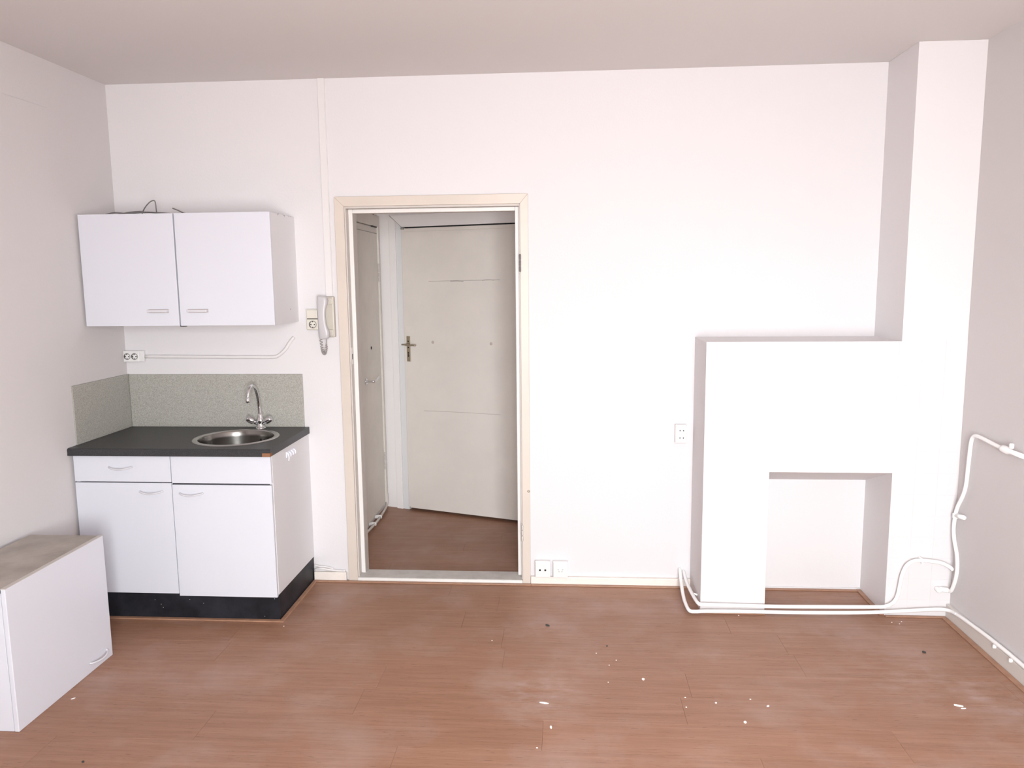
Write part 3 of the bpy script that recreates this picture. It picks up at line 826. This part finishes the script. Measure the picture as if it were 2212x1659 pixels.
# vertical cable duct above the phone
m_ = MB().box(1.1425, 1.1800, -0.014, 0.0, 1.5865, ZC, 0.0015)
vd = thing('cable_duct', (1.16, 0, 1.5865), 'white vertical cable duct from the ceiling down to the intercom phone', 'duct')
obj('duct_base', B(1.1425, 1.1800, -0.009, 0.0, 1.5865, ZC - 0.0005, 0.0008), DUCT, vd)
obj('duct_cover', B(1.1445, 1.1780, -0.014, -0.0088, 1.5870, ZC - 0.0005, 0.0015), DUCT, vd)

# two low sockets right of the doorway
cs = thing('wall_socket', (2.295, 0, 0.044), 'white square two-hole socket low on the wall, next to the door frame', 'socket', 'pair of low sockets beside the doorway')
obj('housing', B(2.2535, 2.3375, -0.030, 0.0, 0.0445, 0.1365, 0.004, 3), SOCK, cs)
cv = obj('cover_plate', B(2.2565, 2.3385, -0.036, -0.029, 0.0455, 0.1340, 0.003, 3), SOCK, cs)
for s in (-1, 1):
    obj('socket_hole', MB().lathe([(0.0055, 0.0), (0.0052, 0.001), (0.001, 0.0012)], (2.2960 + s * 0.0145, -0.0358, 0.0880), 14, rotx()), HOLE, cv)
obj('screw', MB().lathe([(0.0012, 0), (0.001, 0.0006), (0.0004, 0.0007)], (2.2960, -0.0358, 0.0880), 8, rotx()), SGREY, cv)
cs = thing('wall_socket', (2.392, 0, 0.044), 'white square telephone outlet with small slots, second box right of the door frame', 'socket', 'pair of low sockets beside the doorway')
obj('housing', B(2.3515, 2.4335, -0.030, 0.0, 0.0445, 0.1365, 0.004, 3), SOCK, cs)
cv = obj('cover_plate', B(2.3545, 2.4345, -0.036, -0.029, 0.0455, 0.1340, 0.003, 3), SOCK, cs)
m_ = MB()
for (dx, dz, r_) in ((-0.012, 0.005, 0.35), (0.012, 0.005, -0.35), (-0.008, -0.0065, 0), (0.008, -0.0065, 0)):
    m_.box(-0.0034, 0.0034, -0.0008, 0.0008, -0.0014, 0.0014, mx=Matrix.Translation((2.3935 + dx, -0.0362, 0.087 + dz)) @ Matrix.Rotation(r_, 4, 'Y'))
obj('socket_slot', m_, SGREY, cv)
# double socket beside the chimney breast
cs = thing('wall_socket', (3.03, 0, 0.799), 'white upright double socket with four holes, left of the chimney breast', 'socket')
obj('housing', B(3.0000, 3.0600, -0.034, 0.0, 0.7990, 0.8990, 0.003, 3), SOCK, cs)
cv = obj('cover_plate', B(3.0045, 3.0595, -0.039, -0.033, 0.8020, 0.8965, 0.003, 3), SOCK, cs)
for cz_ in (0.868, 0.829):
    for s in (-1, 1):
        obj('socket_hole', MB().lathe([(0.0034, 0.0), (0.0032, 0.001), (0.0006, 0.0012)], (3.0330 + s * 0.0090, -0.0388, cz_), 10, rotx()), HOLE, cv)

# ================================================================== HEATING PIPES
R_ = 0.0095
PY = MY - 0.030
up_ = thing('heating_pipe', (3.5, PY, 0.03), 'upper white heating pipe along the foot of the chimney breast, ending in a swan-neck', 'pipe')
pts = [(3.062, -0.001, 0.082), (3.062, -0.02, 0.080), (3.064, -0.10, 0.062), (3.070, -0.22, 0.055), (3.077, -0.31, 0.053), (3.086, PY + 0.008, 0.052), (3.110, PY, 0.052), (3.20, PY, 0.051), (3.45, PY, 0.0485), (3.70, PY, 0.052), (3.93, PY, 0.056), (3.985, PY, 0.060), (4.020, PY, 0.078), (4.040, PY, 0.112), (4.048, PY, 0.160), (4.056, PY, 0.220), (4.074, PY, 0.268), (4.104, PY, 0.292), (4.140, PY, 0.297), (4.190, PY, 0.294), (4.240, PY, 0.285), (4.275, PY - 0.004, 0.268), (4.290, PY - 0.010, 0.255)]
obj('pipe', MB().tube(pts, 0.0092, 12, 5), PIPE, up_)
obj('pipe_clip', B(4.140, 4.148, PY - 0.012, MY - 0.0005, 0.282, 0.309, 0.002), PIPE, up_)
obj('pipe_clip', MB().tube([(3.072, -0.225, 0.054), (3.098, -0.245, 0.050)], 0.0045, 6), PIPE, up_)
lp = thing('heating_pipe', (3.6, PY - 0.005, 0.02), 'lower white heating pipe running past the niche and on along the right skirting', 'pipe')
pts = [(3.040, -0.001, 0.095), (3.040, -0.025, 0.092), (3.036, -0.10, 0.060), (3.030, -0.22, 0.034), (3.030, -0.30, 0.026), (3.038, PY - 0.008, 0.022), (3.068, PY - 0.014, 0.020), (3.12, PY - 0.010, 0.021), (3.30, PY - 0.006, 0.022), (3.55, PY - 0.006, 0.022), (3.80, PY - 0.006, 0.026), (3.98, PY - 0.004, 0.033), (4.12, PY - 0.002, 0.043), (4.22, PY - 0.002, 0.050), (4.262, PY - 0.008, 0.052), (4.280, PY - 0.028, 0.054), (4.284, PY - 0.07, 0.060), (4.286, PY - 0.20, 0.070), (4.288, -0.80, 0.080), (4.288, -1.2, 0.082), (4.288, -3.0, 0.085), (4.288, YR + 0.02, 0.085)]
obj('pipe', MB().tube(pts, 0.0092, 12, 5), PIPE, lp)
for yy in (-0.445, -0.78, -0.905):
    obj('pipe_clip', B(4.274, 4.290, yy - 0.005, yy + 0.005, 0.058, 0.070 + (0.004 if yy < -0.5 else 0), 0.003), PIPE, lp)
# riser on the right wall
rp_ = thing('riser_pipe', (4.28, -0.42, 0.15), 'bent white riser pipe with a wall clamp climbing the right wall from a floor-level elbow', 'pipe')
RX = XR - 0.028
pts = [(4.275, -0.372, 0.150), (4.279, -0.388, 0.154), (4.279, -0.405, 0.180), (4.278, -0.428, 0.235), (4.277, -0.436, 0.290), (4.277, -0.424, 0.350), (4.277, -0.392, 0.410), (4.277, -0.378, 0.465), (4.277, -0.384, 0.520), (4.277, -0.398, 0.572), (4.277, -0.440, 0.640), (4.277, -0.462, 0.700), (4.277, -0.470, 0.790), (4.277, -0.478, 0.890), (4.277, -0.490, 0.928), (4.277, -0.520, 0.944), (4.277, -0.58, 0.944), (4.277, -0.66, 0.938), (4.277, -0.735, 0.934)]
obj('pipe', MB().tube(pts, 0.0088, 12, 6), PIPE, rp_)
m_ = MB().tube([(4.240, -0.348, 0.146), (4.252, -0.352, 0.147), (4.262, -0.362, 0.149), (4.276, -0.372, 0.150)], 0.0125, 12)
obj('elbow', m_, PIPE, rp_)
m_ = MB().lathe([(0.011, 0), (0.0125, 0.003), (0.0125, 0.030), (0.010, 0.036)], (4.236, MY - 0.002, 0.146), 14, rotx())
obj('wall_stub', m_, PIPE, rp_)
cl = obj('clamp', MB().lathe([(0.0125, -0.012), (0.0135, -0.010), (0.0135, 0.010), (0.0125, 0.012)], (4.277, -0.387, 0.530), 14), PIPE, rp_)
obj('clamp_screw', MB().tube([(4.277, -0.395, 0.533), (4.277, -0.468, 0.545)], 0.0105, 10), PIPE, rp_)
vl = thing('radiator_valve', (4.277, -0.78, 0.93), 'bright white valve where the riser pipe leaves the picture at the right edge', 'valve')
m_ = MB().lathe([(0.009, 0), (0.014, 0.004), (0.0165, 0.012), (0.0165, 0.050), (0.013, 0.060), (0.010, 0.075), (0.010, 0.16)], (4.277, -0.730, 0.934), 16, rotx())
obj('valve_body', m_, PIPE, vl)
obj('valve_cap', MB().lathe([(0.007, 0), (0.0095, 0.003), (0.0095, 0.018), (0.006, 0.022)], (4.277, -0.800, 0.948), 14), PIPE, vl)

# ================================================================== LITTER ON THE FLOOR
def flake(x, y, a, b, rot, label, z=0.0, m=FLAKE, h=0.0025, name='paint_flake', cat='paint flake', group='white paint flakes on the floor'):
    k = 9
    rr = random.Random(int(x * 1000) + int(-y * 7000))
    pts = []
    for i in range(k):
        t = 2 * PI * i / k
        q = rr.uniform(0.75, 1.1)
        px, py = a * math.cos(t) * q, b * math.sin(t) * q
        pts.append((x + px * math.cos(rot) - py * math.sin(rot), y + px * math.sin(rot) + py * math.cos(rot)))
    o = obj(name, MB().prism(pts, 'z', z + 0.0001, z + h), m)
    return props(o, label, cat, group)
flake(2.748, -1.019, 0.006, 0.007, 0.3, 'roundest white paint flake, alone in the middle of the floor', h=0.004)
flake(3.100, -1.318, 0.006, 0.006, 0.8, 'white paint flake nearest the camera, right of centre', h=0.004)
flake(3.214, -1.200, 0.006, 0.004, 0.5, 'small white flake, rightmost of the loose group below the niche', h=0.003)
flake(3.016, -1.187, 0.005, 0.004, 0.1, 'small white flake in the centre of the loose group below the niche', h=0.003)
flake(2.337, -1.223, 0.020, 0.0045, -0.15, 'long thin white paint sliver in the scuffed patch in front of the doorway', h=0.003)
flake(2.368, -1.390, 0.004, 0.010, 0.1, 'upright white sliver below the longer one in the scuffed patch', h=0.003)
flake(3.953, -1.160, 0.017, 0.004, -0.35, 'white curl of paint near the right edge of the floor', h=0.005)
flake(3.962, -1.178, 0.012, 0.003, 0.15, 'thin lower shaving beside the white curl of paint at the right', h=0.003)
flake(0.430, -1.290, 0.008, 0.003, 0.8, 'small white sliver beside the cabinet on the floor', h=0.002)
for (x, y) in ((2.612, -0.905), (2.645, -0.86), (2.60, -1.05), (2.56, -0.80)):
    flake(x, y, 0.0028, 0.0024, 0.0, 'tiny white speck in the loose cluster at the middle of the floor', h=0.002, group='tiny specks at the middle of the floor')
for (x, y) in ((4.00, -0.415), (4.03, -0.43), (4.05, -0.405)):
    flake(x, y, 0.0030, 0.0026, 0.0, 'tiny white speck in front of the right foot of the chimney breast', h=0.002, group='tiny specks at the right foot of the chimney breast')
flake(2.901, -1.153, 0.0034, 0.0028, 0.0, 'tiny white speck, upper one at the left end of the group below the niche', h=0.002)
flake(2.894, -1.224, 0.0034, 0.0028, 0.0, 'tiny white speck, lower one at the left end of the group below the niche', h=0.002)
flake(3.157, -1.153, 0.0034, 0.0028, 0.0, 'tiny white speck just left of the rightmost flake below the niche', h=0.002)
flake(2.321, -1.521, 0.0034, 0.0028, 0.0, 'tiny white speck nearest the bottom edge, below the scuffed patch', h=0.002)
flake(3.28, -0.372, 0.0036, 0.0026, 0.0, 'tiny white speck at the foot of the left pier of the chimney breast', h=0.002)
flake(2.08, -0.70, 0.0026, 0.0022, 0.0, 'tiny white speck in front of the doorway, left of the dark fluff', h=0.002)
flake(1.05, -0.60, 0.0028, 0.0022, 0.0, 'tiny white speck by the front corner of the black plinth', h=0.002)
LG = dict(m=LINT, name='lint_clump', cat='lint', group=None)
flake(2.335, -0.532, 0.012, 0.006, -0.6, 'dark fluff clump on the floor in front of the doorway', h=0.005, **LG)
flake(4.016, -0.721, 0.009, 0.005, -0.6, 'dark fluff crumb on the floor near the right wall', h=0.006, **LG)
flake(0.730, -1.690, 0.005, 0.004, 0.2, 'dark crumb at the bottom left corner of the floor', h=0.004, **LG)
flake(2.611, -0.729, 0.004, 0.003, 0.2, 'tiny dark crumb right of the dark fluff clump', h=0.003, **LG)
# crumpled white cable stub left of the door frame
m_ = MB().tube([(1.016, -0.012, 0.062), (1.05, -0.018, 0.070), (1.09, -0.016, 0.064), (1.14, -0.012, 0.056), (1.19, -0.014, 0.056)], 0.006, 8)
m_.tube([(1.016, -0.014, 0.088), (1.045, -0.014, 0.080), (1.08, -0.013, 0.078), (1.12, -0.01, 0.066)], 0.005, 8)
props(obj('telephone_cable', m_, DUCT), 'white painted cables lying on the skirting between cabinet and door frame', 'cable')
